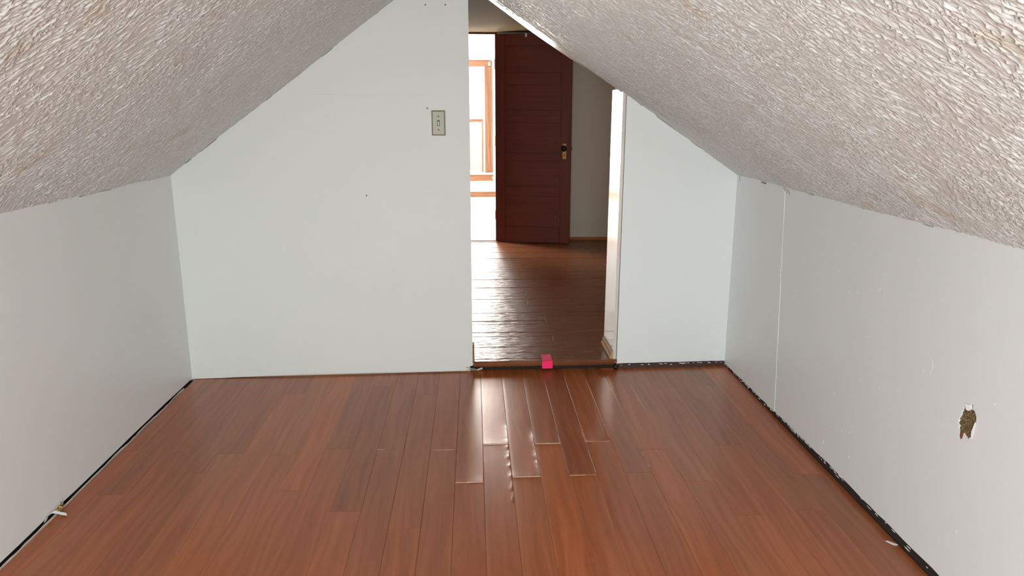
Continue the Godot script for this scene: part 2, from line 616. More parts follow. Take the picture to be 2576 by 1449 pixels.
	half.append(Vector2(top_mid.x, 0.985))
	half.append(top_mid)
	for p in right_edge: half.append(Vector2(p[0], p[1]))
	half.append(Vector2(low_edge[0][0], low_edge[0][1]))
	half.append(low_mid)
	b.slab(half, Vector3(RX + 0.0012, 0, 0), Vector3(0, 0, -1), Vector3.UP, Vector3(-1, 0, 0), 0.012)
	put("wall_panel", b, M["wall_paint_grey"], r)
	put("stud_backing", bx(Vector3(RX + 0.03, -0.05, -3.9), Vector3(RX + 0.09, KNEE + 0.05, GABLE + 0.1)), M["dark_gap"], r)
	# crumbly brown board showing in the hole
	var fb := FastNoiseLite.new()
	fb.seed = 19; fb.frequency = 1.0
	b = Mb.new()
	b.sheet(40, 58, func(i, j): return Vector3(RX + 0.0055 + 0.006 * fb.get_noise_2d(i * 0.33, j * 0.42) + 0.003 * fb.get_noise_2d(i * 1.1 + 50.0, j * 1.3), 0.430 + j * 0.0022, -1.730 - i * 0.0021), Vector3(-1, 0, 0), func(i, j): return Vector2(i * 0.002, j * 0.002))
	for j in b.c.size():
		var q := fb.get_noise_2d(b.v[j].z * 420.0, b.v[j].y * 330.0)
		b.c[j] = Color(1, 1, 1).lerp(Color(0.35, 0.30, 0.22), clampf(0.35 + q, 0.0, 1.0)).lerp(Color(1.35, 1.25, 1.05), clampf(q * -1.6, 0.0, 0.7))
	tag(put("fibreboard", b, M["fibreboard"], r), "crumbling brown fibreboard inside the torn hole")
	# torn strips at its edge
	for fl in [[[1.7905, 0.5425], [1.7800, 0.5290], [1.7730, 0.5275], [1.7640, 0.5320], [1.7650, 0.5475], [1.7760, 0.5440]], [[1.7440, 0.4950], [1.7390, 0.5110], [1.7375, 0.5000], [1.7400, 0.4800], [1.7425, 0.4620], [1.7465, 0.4660], [1.7480, 0.4790]]]:
		var pp := PackedVector2Array()
		for p in fl: pp.append(Vector2(p[0], p[1]))
		b = Mb.new()
		b.slab(pp, Vector3(RX - 0.0015, 0, 0), Vector3(0, 0, -1), Vector3.UP, Vector3(-1, 0, 0.12).normalized(), 0.0012)
		tag(put("torn_paper", b, M["bare_white"], r), "torn white paper at the edge of the hole")
	b = Mb.new()
	b.slab(PackedVector2Array([Vector2(1.7925, 0.4650), Vector2(1.7920, 0.4480), Vector2(1.7860, 0.4405), Vector2(1.7815, 0.4470), Vector2(1.7790, 0.4640)]), Vector3(RX + 0.001, 0, 0), Vector3(0, 0, -1), Vector3.UP, Vector3(-1, 0, 0), 0.003)
	put("torn_paper", b, M["torn_brown"], r)
	# bare plaster along the seam
	for q in [[0.335, 0.597], [0.64, 0.69], [0.83, 0.955]]:
		b = Mb.new()
		var pp := PackedVector2Array()
		for j in 9:
			var y := lerpf(q[0], q[1], j / 8.0)
			pp.append(Vector2(seam.call(y) - 0.0012 - 0.0006 * absf(f.get_noise_1d(y * 60.0)), y))
		for j in 9:
			var y := lerpf(q[1], q[0], j / 8.0)
			pp.append(Vector2(seam.call(y) + 0.0012, y))
		b.slab(pp, Vector3(RX - 0.0006, 0, 0), Vector3(0, 0, -1), Vector3.UP, Vector3(-1, 0, 0), 0.003)
		put("seam_plaster", b, M["bare_white"], r)
	# hairline cracks running down from the ceiling
	for q in [[[0.969, 3.600], [0.958, 3.592], [0.944, 3.598]], [[0.968, 3.04], [0.957, 3.030], [0.950, 3.036]], [[0.966, 3.02], [0.958, 3.012], [0.947, 3.006]]]:
		b = Mb.new()
		var line := []
		for p in q: line.append(Vector3(RX - 0.0002 + 0.0012 * float(p[1] < 3.05), p[0], -p[1]))
		b.tube(line, 0.0009, 6)
		tag(put("crack", b, M["dark_hole"], r), "dark hairline crack below the ceiling")
	# a dented ring in the paint
	b = Mb.new()
	var ring := []
	for j in 17:
		var g := -1.2 + 2.9 * j / 16.0
		ring.append(Vector3(RX + 0.0008, 0.585 + 0.022 * sin(g) + 0.001 * sin(g * 9.0), -(1.961 - 0.017 * cos(g))))
	b.tube(ring, 0.0004, 6)
	put("paint_dent", b, M["wall_paint_grey"], r)
	# chips where the paint has come off
	b = Mb.new()
	for j in 70:
		var s := rng.randf_range(1.55, 3.3)
		var y := rng.randf_range(0.06, 0.9)
		if absf(s - 1.77) < 0.06 and absf(y - 0.49) < 0.09: continue
		var w := rng.randf_range(0.0009, 0.0024)
		var h := w * rng.randf_range(1.0, 3.2)
		chip(b, Vector3(RX + 0.0006 * float(s < 2.95), y, -s), w, h)
	tag(put("paint_chips", b, M["bare_white"], r), "small white chips in the wall paint", "", "stuff")
	# the scuffed dark board behind the lower edge, with licks of paint on it
	var bb := node("baseboard_right")
	tag(bb, "dark brown strip of bare board under the ragged lower edge of the right knee wall", "", "structure")
	b = Mb.new()
	b.sheet(3, 140, func(i, j): return Vector3(RX + 0.004 + 0.0016 * f.get_noise_2d(j * 2.1, i * 5.0), -0.012 + i * 0.024, 0.2 - j * 0.0275), Vector3(-1, 0, 0), func(i, j): return Vector2(j * 0.02, i * 0.02))
	put("board", b, M["dark_gap"], bb)
	b = Mb.new()
	for j in 78:
		var s := rng.randf_range(2.35, 3.6) if j < 66 else rng.randf_range(1.6, 2.4)
		var top: float = edge.call(s)
		chip(b, Vector3(RX + 0.0012, top - absf(rng.randfn(0.0, 0.005)) - 0.001, -s), rng.randf_range(0.003, 0.020), rng.randf_range(0.0008, 0.0034))
	tag(put("paint_lick", b, M["bare_white"], bb), "licks of white paint on the dark strip", "", "stuff")


func chip(b: Mb, at: Vector3, w: float, h: float) -> void:
	var pp := PackedVector2Array()
	var n := 7
	var ph := rng.randf() * TAU
	for j in n:
		var g := ph + TAU * j / n
		var r := rng.randf_range(0.6, 1.0)
		pp.append(Vector2(cos(g) * w * r, sin(g) * h * r))
	b.slab(pp, at + Vector3(-0.0004, 0, 0), Vector3(0, 0, -1), Vector3.UP, Vector3(-1, 0, 0), 0.0008)


# ---- the wall with the doorway ----------------------------------------------------------------------
func doorway_wall() -> void:
	var U := (WB - WA).normalized()
	var N := Vector3(-U.z, 0, U.x)
	if N.z < 0.0: N = -N
	var f := FastNoiseLite.new()
	f.seed = 12; f.frequency = 1.0
	var X := func(x: float) -> float: return (x - WA.x) / U.x
	var w := node("wall_back")
	tag(w, "white plasterboard wall across the attic with an open doorway beside it", "", "structure")
	# left of the doorway, board in front and the body of the wall behind it
	var lo := PackedVector2Array()
	for j in 40:
		var s := lerpf(-0.01, X.call(-0.088), j / 39.0)
		lo.append(Vector2(s, 0.0015 + 0.0085 * smoothstep(0.0, 0.55, s) - 0.003 * smoothstep(0.7, 1.25, s) + 0.0012 * f.get_noise_1d(s * 22.0)))
	for p in [[-0.084, 0.012], [-0.078, 0.0075], [-0.046, 0.0085], [-0.043, 0.020], [-0.052, 0.026], [-0.040, 0.0265], [-0.026, 0.030], [-0.019, 0.031]]:
		lo.append(Vector2(X.call(p[0]), p[1]))
	for j in 26:
		var y := lerpf(0.035, 1.86, j / 25.0)
		lo.append(Vector2(X.call(-0.0165 + 0.0012 * f.get_noise_1d(y * 14.0)), y))
	lo.append(Vector2(X.call(RIDGE.x), 1.93))
	for q in [[-0.62, -0.68], [-0.90, -0.94], [-1.16, -1.25], [-1.28, -1.32]]:
		var xs := [q[0], q[0] - 0.005, lerpf(q[0], q[1], 0.5), q[1] + 0.005, q[1]]
		for j in 5:
			lo.append(Vector2(X.call(xs[j]), 0.990 + 0.7349 * (xs[j] + 1.385) + (0.010 if j in [0, 4] else -0.0022 + 0.001 * (j % 2))))
	lo.append(Vector2(-0.01, 1.0))
	var b := Mb.new()
	b.slab(lo, WA, U, Vector3.UP, N, 0.013)
	put("wall_panel", b, M["wall_paint_cool"], w)
	b = Mb.new()
	b.slab(PackedVector2Array([Vector2(-1.0, -0.06), Vector2(X.call(-0.030), -0.06), Vector2(X.call(-0.030), 2.15), Vector2(-1.0, 2.15)]), WA - N * 0.0135, U, Vector3.UP, N, THICK - 0.0135)
	put("wall_core", b, M["wall_paint_far"], w)
	# right of the doorway
	var ro := PackedVector2Array()
	for j in 30:
		var s := lerpf(X.call(0.7135), X.call(1.2795), j / 29.0)
		ro.append(Vector2(s, 0.0235 + 0.0018 * f.get_noise_1d(s * 30.0 + 5.0)))
	ro.append(Vector2(X.call(1.2795), 0.983))
	for q in [[1.10, 1.03], [0.99, 0.86], [0.80, 0.77]]:
		var xs := [q[0], q[0] - 0.006, lerpf(q[0], q[1], 0.5), q[1] + 0.006, q[1]]
		for j in 5:
			ro.append(Vector2(X.call(xs[j]), 0.972 + 0.674 * (1.2785 - xs[j]) + (0.010 if j in [0, 4] else -0.0032 + 0.0012 * (j % 2))))
	ro.append(Vector2(X.call(0.7165), 1.362))
	for j in 14:
		var y := lerpf(1.355, 0.03, j / 13.0)
		ro.append(Vector2(X.call(0.7195 - 0.006 * (1.0 - y / 1.36) + 0.0008 * f.get_noise_1d(y * 18.0)), y))
	b = Mb.new()
	b.slab(ro, WA, U, Vector3.UP, N, 0.013)
	put("wall_panel", b, M["wall_paint_bright"], w)
	b = Mb.new()
	b.slab(PackedVector2Array([Vector2(X.call(0.7155), -0.06), Vector2(3.65, -0.06), Vector2(3.65, 2.15), Vector2(X.call(0.7155), 2.15)]), WA - N * 0.0135, U, Vector3.UP, N, THICK - 0.0135)
	put("wall_core", b, M["wall_paint_far"], w)
	# over the doorway, above the slope
	b = Mb.new()
	b.slab(PackedVector2Array([Vector2(X.call(-0.030), 1.905), Vector2(X.call(0.7155), 1.405), Vector2(X.call(0.7155), 2.15), Vector2(X.call(-0.030), 2.15)]), WA - N * 0.004, U, Vector3.UP, N, THICK - 0.004)
	put("wall_core", b, M["wall_paint_far"], w)
	# taped joints, barely proud
	for q in [[-0.81, -0.20, 1.3489, 1.3443], [-0.388, -0.089, 0.902, 0.8957]]:
		var a: Vector3 = WA + U * X.call(q[0]) + Vector3(0, q[2], 0) + N * 0.0002
		var c: Vector3 = WA + U * X.call(q[1]) + Vector3(0, q[3], 0) + N * 0.0002
		b = Mb.new()
		b.tube([a, a.lerp(c, 0.3) + Vector3(0, 0.001, 0), a.lerp(c, 0.7) - Vector3(0, 0.001, 0), c], 0.0005, 6)
		put("tape_joint", b, M["wall_paint_cool"], w)
	for q in [[-0.2073, 1.7362], [-0.1189, 1.737], [-0.2105, 1.2865], [-0.5046, 0.8882]]:
		b = Mb.new()
		b.lathe([Vector2(0.0, 0.0012), Vector2(0.0025, 0.001), Vector2(0.0036, 0.0)], WA + U * X.call(q[0]) + Vector3(0, q[1], 0), N, 10)
		put("nail_head", b, M["scrap_grey"], w)
	# the gloss-painted lining of the opening: right jamb, and the sloping soffit
	var j1 := node("trim_1")
	tag(j1, "gloss white jamb board lining the right side of the open doorway", "", "structure")
	b = Mb.new()
	var zf = WA.z + U.z * X.call(0.70) + 0.003
	b.slab(PackedVector2Array([Vector2(0.7005, 1.374), Vector2(0.694, FLOOR2 - 0.02), Vector2(0.709, FLOOR2 - 0.02), Vector2(0.7155, 1.366)]), Vector3(0, 0, zf), Vector3(1, 0, 0), Vector3.UP, Vector3(0, 0, 1), THICK + 0.028)
	put("jamb_board", b, M["gloss_white"], j1)
	var j2 := node("trim_2")
	tag(j2, "gloss white sloping soffit over the open doorway", "", "structure")
	b = Mb.new()
	var near_line := func(x: float) -> Vector3: return Vector3(x, 0.9735 + 0.6735 * (1.277 - x), -3.604)
	var far_up := [[-0.03, 0.014], [0.081, 0.013], [0.195, 0.010], [0.285, 0.008], [0.40, 0.009], [0.48, 0.012], [0.546, 0.017], [0.70, 0.028]]
	for k in far_up.size() - 1:
		var a: Vector3 = near_line.call(far_up[k][0])
		var c: Vector3 = near_line.call(far_up[k + 1][0])
		var a2 := a + Vector3(0, far_up[k][1], -0.246)
		var c2 := c + Vector3(0, far_up[k + 1][1], -0.246)
		b.quad(a, c, c2, a2, Vector3(-0.56, -0.83, 0))
		b.quad(a + Vector3(0, 0.03, 0), c + Vector3(0, 0.03, 0), c2 + Vector3(0, 0.03, 0), a2 + Vector3(0, 0.03, 0), Vector3(0.56, 0.83, 0))
		b.quad(a2, c2, c2 + Vector3(0, 0.03, 0), a2 + Vector3(0, 0.03, 0), Vector3(0, 0, -1))
	put("soffit_board", b, M["gloss_white"], j2)
	# stop at the foot of the left jamb
	var j3 := node("trim_3")
	tag(j3, "short bare wooden stop at the foot of the left side of the doorway", "", "structure")
	put("stop_block", bx(Vector3(-0.018, 0.034, -3.66), Vector3(-0.0075, 0.135, -3.615), 0.001, 1), M["pine"], j3)
	# dark old baseboard, level with the wall, right of the doorway
	var bb := node("baseboard_back")
	tag(bb, "worn dark brown baseboard strip below the wall right of the doorway", "", "structure")
	b = Mb.new()
	b.slab(PackedVector2Array([Vector2(X.call(0.722), -0.004), Vector2(X.call(1.274), -0.004), Vector2(X.call(1.274), 0.0205), Vector2(X.call(0.722), 0.0205)]), WA + N * 0.008, U, Vector3.UP, N, 0.018)
	put("board", b, M["old_brown"], bb)
	b = Mb.new()
	for k in 26:
		var x := rng.randf_range(0.735, 1.265)
		var pp := PackedVector2Array()
		var ww := rng.randf_range(0.002, 0.011)
		for g in 7: pp.append(Vector2(cos(TAU * g / 7) * ww * rng.randf_range(0.6, 1.0), sin(TAU * g / 7) * rng.randf_range(0.0008, 0.0022)))
		b.slab(pp, WA + U * X.call(x) + Vector3(0, 0.0205 - absf(rng.randfn(0.0, 0.003)), 0) + N * 0.0086, U, Vector3.UP, N, 0.001)
	tag(put("paint_lick", b, M["bare_white"], bb), "flecks of white paint along the top of the strip", "", "stuff")


func gable_wall() -> void:
	var g := node("wall_front")
	tag(g, "gable wall with a window behind the viewer", "", "structure")
	var z := GABLE
	for q in [[-1.5, -0.8, -0.05, 2.1], [0.16, 1.4, -0.05, 2.1], [-0.8, 0.16, -0.05, 0.4], [-0.8, 0.16, 1.45, 2.1]]:
		put("wall_panel", bx(Vector3(q[0], q[2], z), Vector3(q[1], q[3], z + 0.12)), M["wall_paint_grey"], g)
	var w := node("window_2")
	tag(w, "plain two-pane gable window behind the viewer", "", "structure")
	for q in [[-0.8, -0.76, 0.4, 1.45], [0.12, 0.16, 0.4, 1.45], [-0.8, 0.16, 0.4, 0.44], [-0.8, 0.16, 1.41, 1.45], [-0.8, 0.16, 0.91, 0.94]]:
		put("window_frame", bx(Vector3(q[0], q[2], z + 0.03), Vector3(q[1], q[3], z + 0.07), 0.003, 1), M["pine"], w)
	for q in [[0.44, 0.91], [0.94, 1.41]]:
		put("pane", bx(Vector3(-0.76, q[0], z + 0.045), Vector3(0.12, q[1], z + 0.049)), M["glass"], w)


# ---- the rooms beyond ---------------------------------------------------------------------------------
func middle_room() -> void:
	var z0 := -3.80
	var l := put("wall_left_middle", bx(Vector3(-2.42, -0.1, FARZ - 0.1), Vector3(-2.3, 2.15, z0)), M["wall_paint_far"])
	tag(l, "side wall of the middle room, left", "", "structure")
	var r := put("wall_right_middle", bx(Vector3(2.2, -0.1, FARZ - 0.1), Vector3(2.32, 2.15, z0)), M["wall_paint_far"])
	tag(r, "side wall of the middle room, right", "", "structure")
	var c := put("ceiling", bx(Vector3(-2.42, CEIL2, FARZ - 0.12), Vector3(2.32, CEIL2 + 0.1, -3.70)), M["ceiling_beige"])
	tag(c, "flat beige ceiling of the middle room beyond the doorway", "", "structure")
	var f := node("wall_far")
	tag(f, "greyish far wall of the middle room behind the open brown door", "", "structure")
	put("wall_panel", bx(Vector3(0.222, -0.05, FARZ - 0.11), Vector3(2.3, CEIL2 + 0.05, FARZ)), M["wall_paint_far"], f)
	put("wall_panel", bx(Vector3(-2.4, -0.05, FARZ - 0.11), Vector3(-0.56, CEIL2 + 0.05, FARZ)), M["wall_paint_far"], f)
	put("lintel", bx(Vector3(-0.56, 1.916, FARZ - 0.11), Vector3(0.222, CEIL2 + 0.05, FARZ + 0.004)), M["door_stain"], f)
	put("door_lining", bx(Vector3(0.205, FLOOR2 - 0.02, FARZ - 0.112), Vector3(0.222, 1.916, FARZ + 0.002), 0.001, 1), M["door_stain"], f)
	var b := node("baseboard_far")
	tag(b, "low bare wood baseboard along the far wall right of the brown door", "", "structure")
	put("board", bx(Vector3(0.24, FLOOR2 - 0.012, FARZ), Vector3(2.2, 0.079, FARZ + 0.014), 0.003, 0), M["pine"], b)
	var t := node("trim_4")
	tag(t, "white painted threshold in the second doorway", "", "structure")
	put("threshold", bx(Vector3(-0.56, FLOOR2 - 0.03, FARZ - 0.115), Vector3(0.205, FLOOR2 + 0.010, FARZ + 0.018), 0.004, 0), M["wall_paint_white"], t)


func window_room() -> void:
	var z0 := FARZ - 0.11
	var h := 2.25
	var w = M["wall_paint_white"]
	# left wall with a window out of view
	var l := node("wall_left_end")
	tag(l, "white side wall of the window room, left", "", "structure")
	for q in [[z0, -8.4, 0.0, h], [-9.6, ENDZ - 0.1, 0.0, h], [-8.4, -9.6, 0.0, 0.40], [-8.4, -9.6, 1.40, h]]:
		put("wall_panel", bx(Vector3(-2.42, q[2] - 0.05, minf(q[0], q[1])), Vector3(-2.3, q[3], maxf(q[0], q[1]))), w, l)
	var sw := node("window_3")
	tag(sw, "side window of the window room", "", "structure")
	for q in [[-9.6, -9.55, 0.40, 1.40], [-8.45, -8.4, 0.40, 1.40], [-9.6, -8.4, 0.40, 0.45], [-9.6, -8.4, 1.35, 1.40]]:
		put("window_frame", bx(Vector3(-2.39, q[2], q[0]), Vector3(-2.34, q[3], q[1]), 0.003), M["pine"], sw)
	put("pane", bx(Vector3(-2.37, 0.45, -9.55), Vector3(-2.365, 1.35, -8.45)), M["glass"], sw)
	tag(put("wall_right_end", bx(Vector3(1.5, -0.05, ENDZ - 0.1), Vector3(1.62, h, z0)), w), "white side wall of the window room, right", "", "structure")
	tag(put("ceiling", bx(Vector3(-2.42, h, ENDZ - 0.12), Vector3(1.62, h + 0.1, z0 + 0.05)), w), "white ceiling of the window room", "", "structure")
	var e := node("wall_end")
	tag(e, "bright white end wall around the window", "", "structure")
	for q in [[-2.4, -0.66, -0.05, h], [0.165, 1.6, -0.05, h], [-0.66, 0.165, -0.05, 0.387], [-0.66, 0.165, 1.81, h]]:
		put("wall_panel", bx(Vector3(q[0], q[2], ENDZ - 0.12), Vector3(q[1], q[3], ENDZ)), w, e)
	put("wall_panel", bx(Vector3(-2.4, -0.05, z0), Vector3(-0.58, h, z0 + 0.03)), w, e)
	put("wall_panel", bx(Vector3(0.222, -0.05, z0), Vector3(1.6, h, z0 + 0.03)), w, e)
	put("wall_panel", bx(Vector3(-0.58, 1.95, z0), Vector3(0.222, h, z0 + 0.03)), w, e)
	tag(put("floor", bx(Vector3(-2.42, -0.08, ENDZ - 0.1), Vector3(1.62, FLOOR2 - 0.002, FARZ - 0.09), 0.0, 0), M["pale_boards"]), "pale shining floor of the bright window room", "", "structure")
	var b := node("baseboard_end")
	tag(b, "orange wooden baseboard under the far window", "", "structure")
	put("board", bx(Vector3(-2.3, FLOOR2, ENDZ), Vector3(1.5, 0.121, ENDZ + 0.016), 0.003, 0), M["casing_wood"], b)


# ---- laminate floor --------------------------------------------------------------------------------------
func laminate_floor() -> void:
	var fl := node("floor")
	tag(fl, "reddish brown laminate floor with buckled planks before the doorway", "", "structure")
	put("subfloor", bx(Vector3(-1.5, -0.1, -3.72), Vector3(1.4, -0.010, GABLE + 0.05)), M["dark_gap"], fl)
	var known := {-14: -2.763, -13: -2.42, -12: -2.74, -11: -2.571, -10: -2.72, -9: -2.19, -8: -2.70, -7: -2.415, -6: -2.742, -5: -2.27, -4: -2.725, -3: -2.155, -2: -2.709, -1: -2.442, 0: -2.747, 1: -2.4725, 2: -2.743, 3: -2.475, 4: -2.755, 5: -2.49, 6: -2.674, 7: -2.415, 8: -2.18, 9: -2.696, 10: -2.20, 11: -2.446, 12: -2.72}
	var f := FastNoiseLite.new()
	f.seed = 4; f.frequency = 1.0
	for k in range(-14, 13):
		var x0 := maxf(0.023 + 0.1022 * k, LX + 0.012)
		var x1 := minf(0.023 + 0.1022 * (k + 1), RX + 0.001)
		if k == 12: x1 = RX + 0.001
		var cuts := []
		var z: float = known[k]
		while z > -3.4: z -= 1.14
		while z < GABLE - 0.2:
			cuts.append(z); z += 1.14
		var edges := [-3.625]
		for c in cuts:
			if c > -3.60: edges.append(c)
		edges.append(GABLE)
		for j in edges.size() - 1:
			plank(fl, k, x0, x1, edges[j], edges[j + 1], known[k], f)


func buckle(k: int, u: float, z: float, z_joint: float, far_side: bool, f: FastNoiseLite) -> float:
	# lifted ends and curled right-hand edges where damp has swollen the planks in front of the doorway
	var amp: float = {-4: 0.0028, -2: 0.0018, -1: 0.0042, 0: 0.0034, 1: 0.0046, 2: 0.0038, 3: 0.0040, 4: 0.0036, 5: 0.0012, 7: 0.0010}.get(k, 0.0005)
	var d := absf(z - z_joint)
	var h := 0.0
	if far_side:
		h += amp * exp(-d / 0.075)
		if k in [-4, 4]: h *= 1.0 - 0.75 * (1.0 - pow(2.0 * u - 1.0, 2.0))
	else:
		h += amp * 0.22 * exp(-d / 0.05)
	var curl: float = {-1: 0.0012, 0: 0.0028, 1: 0.0036, 2: 0.0012, 3: 0.0036, 4: 0.0018}.get(k, 0.0)
	if curl > 0.0:
		var lo: float = {0: -2.3, 1: -2.46, 3: -2.46, 4: -2.50}.get(k, -2.45)
		var hi: float = {0: -2.98, 1: -2.92, 3: -2.98, 4: -3.0}.get(k, -2.9)
		var win := smoothstep(hi, hi + 0.14, z) * (1.0 - smoothstep(lo - 0.1, lo, z))
		var lump := 0.65 + 0.7 * f.get_noise_2d(z * 26.0, k * 9.0)
		h += curl * win * lump * exp(-(1.0 - u) / 0.11)
	if k == 0 and z > -2.74 and z < -2.27:
		var bl := maxf(0.0, sin((z + 2.74) * 78.0)) * 0.0016
		h += bl * exp(-pow((u - 0.93) / 0.05, 2.0))
	return h


func plank(parent: Node, k: int, x0: float, x1: float, z0: float, z1: float, z_joint: float, f: FastNoiseLite) -> void:
	var g := 0.0003 if k >= -4 and k <= 6 else 0.0001
	x0 += g; x1 -= g; z0 += g; z1 -= g
	var swollen := k >= -4 and k <= 7 and z1 > -3.1 and z0 < -1.9
	var us := [0.0, 0.009, 0.991, 1.0]
	if swollen:
		us = [0.0, 0.009, 0.15, 0.35, 0.55, 0.7, 0.8, 0.86, 0.90, 0.93, 0.955, 0.972, 0.984, 0.993, 0.998, 1.0]
	var zs := [z0, z0 + 0.0010, z1 - 0.0010, z1]
	if swollen:
		zs = [z0, z0 + 0.0010]
		var z := z0 + 0.02
		while z < z1 - 0.008:
			zs.append(z)
			z += 0.012 if z > -3.02 and z < -2.2 else 0.06
		zs.append_array([z1 - 0.006, z1 - 0.0036, z1 - 0.0024, z1 - 0.0012, z1 - 0.0004, z1])
	var m := Mb.new()
	var v := 0.78 * (1.0 + clampf(rng.randfn(0.0, 0.085), -0.17, 0.17))
	var warm := rng.randfn(0.0, 0.045)
	m.tint = Color(minf(v * (1.0 + warm), 1.0), v, minf(v * (1.0 - warm * 1.4), 1.0))
	var off := Vector2(rng.randf_range(0.0, 1.2), rng.randf_range(0.0, 0.29))
	var far_side := (z0 + z1) / 2.0 < z_joint
	var zj := z1 if far_side else z0
	if not (absf(zj - z_joint) < 0.01): zj = z_joint
	var at := func(a: int, b: int) -> Vector3:
		var u: float = us[a]
		var z: float = zs[b]
		var h := buckle(k, u, z, z_joint, far_side, f)
		if swollen:
			var r := clampf(h * 0.9, 0.0008, 0.0032)
			for e in [(1.0 - u) * (x1 - x0), z1 - z]:
				var q := clampf(1.0 - e / r, 0.0, 1.0)
				h -= r * (1.0 - sqrt(maxf(0.0, 1.0 - q * q))) * 0.9
			if a == 0 or b == 0: h -= 0.0008
		elif a == 0 or a == us.size() - 1 or b == 0 or b == zs.size() - 1:
			h -= 0.00045
		return Vector3(lerpf(x0, x1, u), h, z)
	var uv := func(a: int, b: int) -> Vector2: return off + Vector2(zs[b] - z0, us[a] * 0.1)
	m.sheet(us.size(), zs.size(), at, Vector3.UP, uv)
	# the sides down to the subfloor
	var na := us.size() - 1
	var nb := zs.size() - 1
	var down := func(p: Vector3) -> Vector3: return Vector3(p.x, -0.009, p.z)
	for a in na:
		for e in [0, nb]:
			var p: Vector3 = at.call(a, e)
			var q: Vector3 = at.call(a + 1, e)
			m.quad(p, q, down.call(q), down.call(p), Vector3(0, 0, -1 if e == 0 else 1))
	for b in nb:
		for e in [0, na]:
			var p: Vector3 = at.call(e, b)
			var q: Vector3 = at.call(e, b + 1)
			m.quad(p, q, down.call(q), down.call(p), Vector3(-1 if e == 0 else 1, 0, 0))
	var o := put("plank", m, M["laminate"], parent)
	if not swollen: return
	# glints painted as pale tubes along the lifted ends and broken right-hand edges
	if far_side and absf(z1 - z_joint) < 0.01:
		var span: Array = {-4: [0.0, 0.28], -2: [0.1, 0.9], -1: [0.42, 0.98], 0: [0.03, 0.98], 1: [0.03, 1.0], 2: [0.02, 1.0], 3: [0.05, 0.6], 4: [0.0, 0.95]}.get(k, [0.0, 0.0])
		if span[1] > 0.0:
			var pts := []
			for j in 13:
				var u := lerpf(span[0], span[1], j / 12.0)
				pts.append(Vector3(lerpf(x0, x1, u), buckle(k, u, z1 - 0.003, z_joint, true, f) - 0.0009, z1 - 0.0003 + 0.0004 * f.get_noise_1d(u * 40.0 + k)))
			var e := Mb.new()
			e.tube(pts, 0.0006 if k in [-4, -2, 4, 3] else 0.0011, 6)
			tag(put("edge_glint", e, M["glint_pale"], o), "painted pale glint along the lifted end")
	var runs: Array = {0: [[-2.95, -2.76]], 1: [[-2.90, -2.80], [-2.72, -2.49]], 2: [[-2.82, -2.75]], 3: [[-2.86, -2.74], [-2.68, -2.49]], 4: [[-2.92, -2.77]], 5: [[-2.66, -2.52]]}.get(k, [])
	for q in runs:
		if not (q[0] > z0 and q[1] < z1): continue
		var pts := []
		for j in 15:
			var z := lerpf(q[0], q[1], j / 14.0)
			pts.append(Vector3(x1 - 0.0012 - 0.0006 * absf(f.get_noise_1d(z * 60.0)), buckle(k, 0.985, z, z_joint, far_side, f) - 0.0007 + 0.0006 * f.get_noise_1d(z * 45.0 + 9.0), z))
		var e := Mb.new()
		e.tube(pts, 0.0009, 6)
		tag(put("edge_glint", e, M["glint_pale"], o), "painted pale glint along the chipped long edge")


# ---- the old board floor beyond ----------------------------------------------------------------------------
func old_floor() -> void:
	var fl := node("floor")
	tag(fl, "old glossy dark brown floorboards running across beyond the doorway", "", "structure")
	put("subfloor", bx(Vector3(-2.4, -0.1, FARZ - 0.1), Vector3(2.3, FLOOR2 - 0.016, -3.645)), M["dark_gap"], fl)
	var rows := [-3.604, -3.641, -3.739, -3.831, -3.88, -3.943, -4.030, -4.106, -4.19, -4.27, -4.335, -4.43]
	var z: float = -4.43
	while z > FARZ + 0.12:
		z -= rng.randf_range(0.078, 0.094)
		rows.append(z)
	rows.append(FARZ - 0.0)
	var ends := {5: 0.4225, 9: 0.417, 10: 0.417, 14: 0.331, 18: 0.339}
	for j in rows.size() - 1:
		var z1: float = rows[j]
		var z0: float = rows[j + 1]
		var cuts := [-2.3]
		if ends.has(j):
			cuts.append_array([-1.3, ends[j], 1.5])
		else:
			var c := rng.randf_range(-1.9, -1.0)
			while c < 2.0:
				if c < -0.15 or c > 1.0: cuts.append(c)
				c += rng.randf_range(0.9, 1.7)
		cuts.append(2.2)
		if j == 0:
			cuts = [-0.03, 0.715]
		elif z1 > -3.85:
			cuts = [-0.03, 0.70]
		for i in cuts.size() - 1:
			var lift := FLOOR2 + rng.randfn(0.0, 0.0009) + (0.0 if j < 11 else 0.0)
			var v := 1.0 + rng.randfn(0.0, 0.07)
			var m := Mb.new()
			m.tint = Color(v, v, v); m.along = 0
			m.off = Vector2(rng.randf(), rng.randf())
			var gap := 0.0035 if j in [1, 2] else (0.0022 if rng.randf() < 0.5 else 0.0006)
			m.box(Vector3(cuts[i] + 0.0012, FLOOR2 - 0.02, z0 + gap), Vector3(cuts[i + 1] - 0.0012, lift, z1 - 0.0004), 0.0016)
			put("floorboard", m, M["brown_floor_paint"], fl)


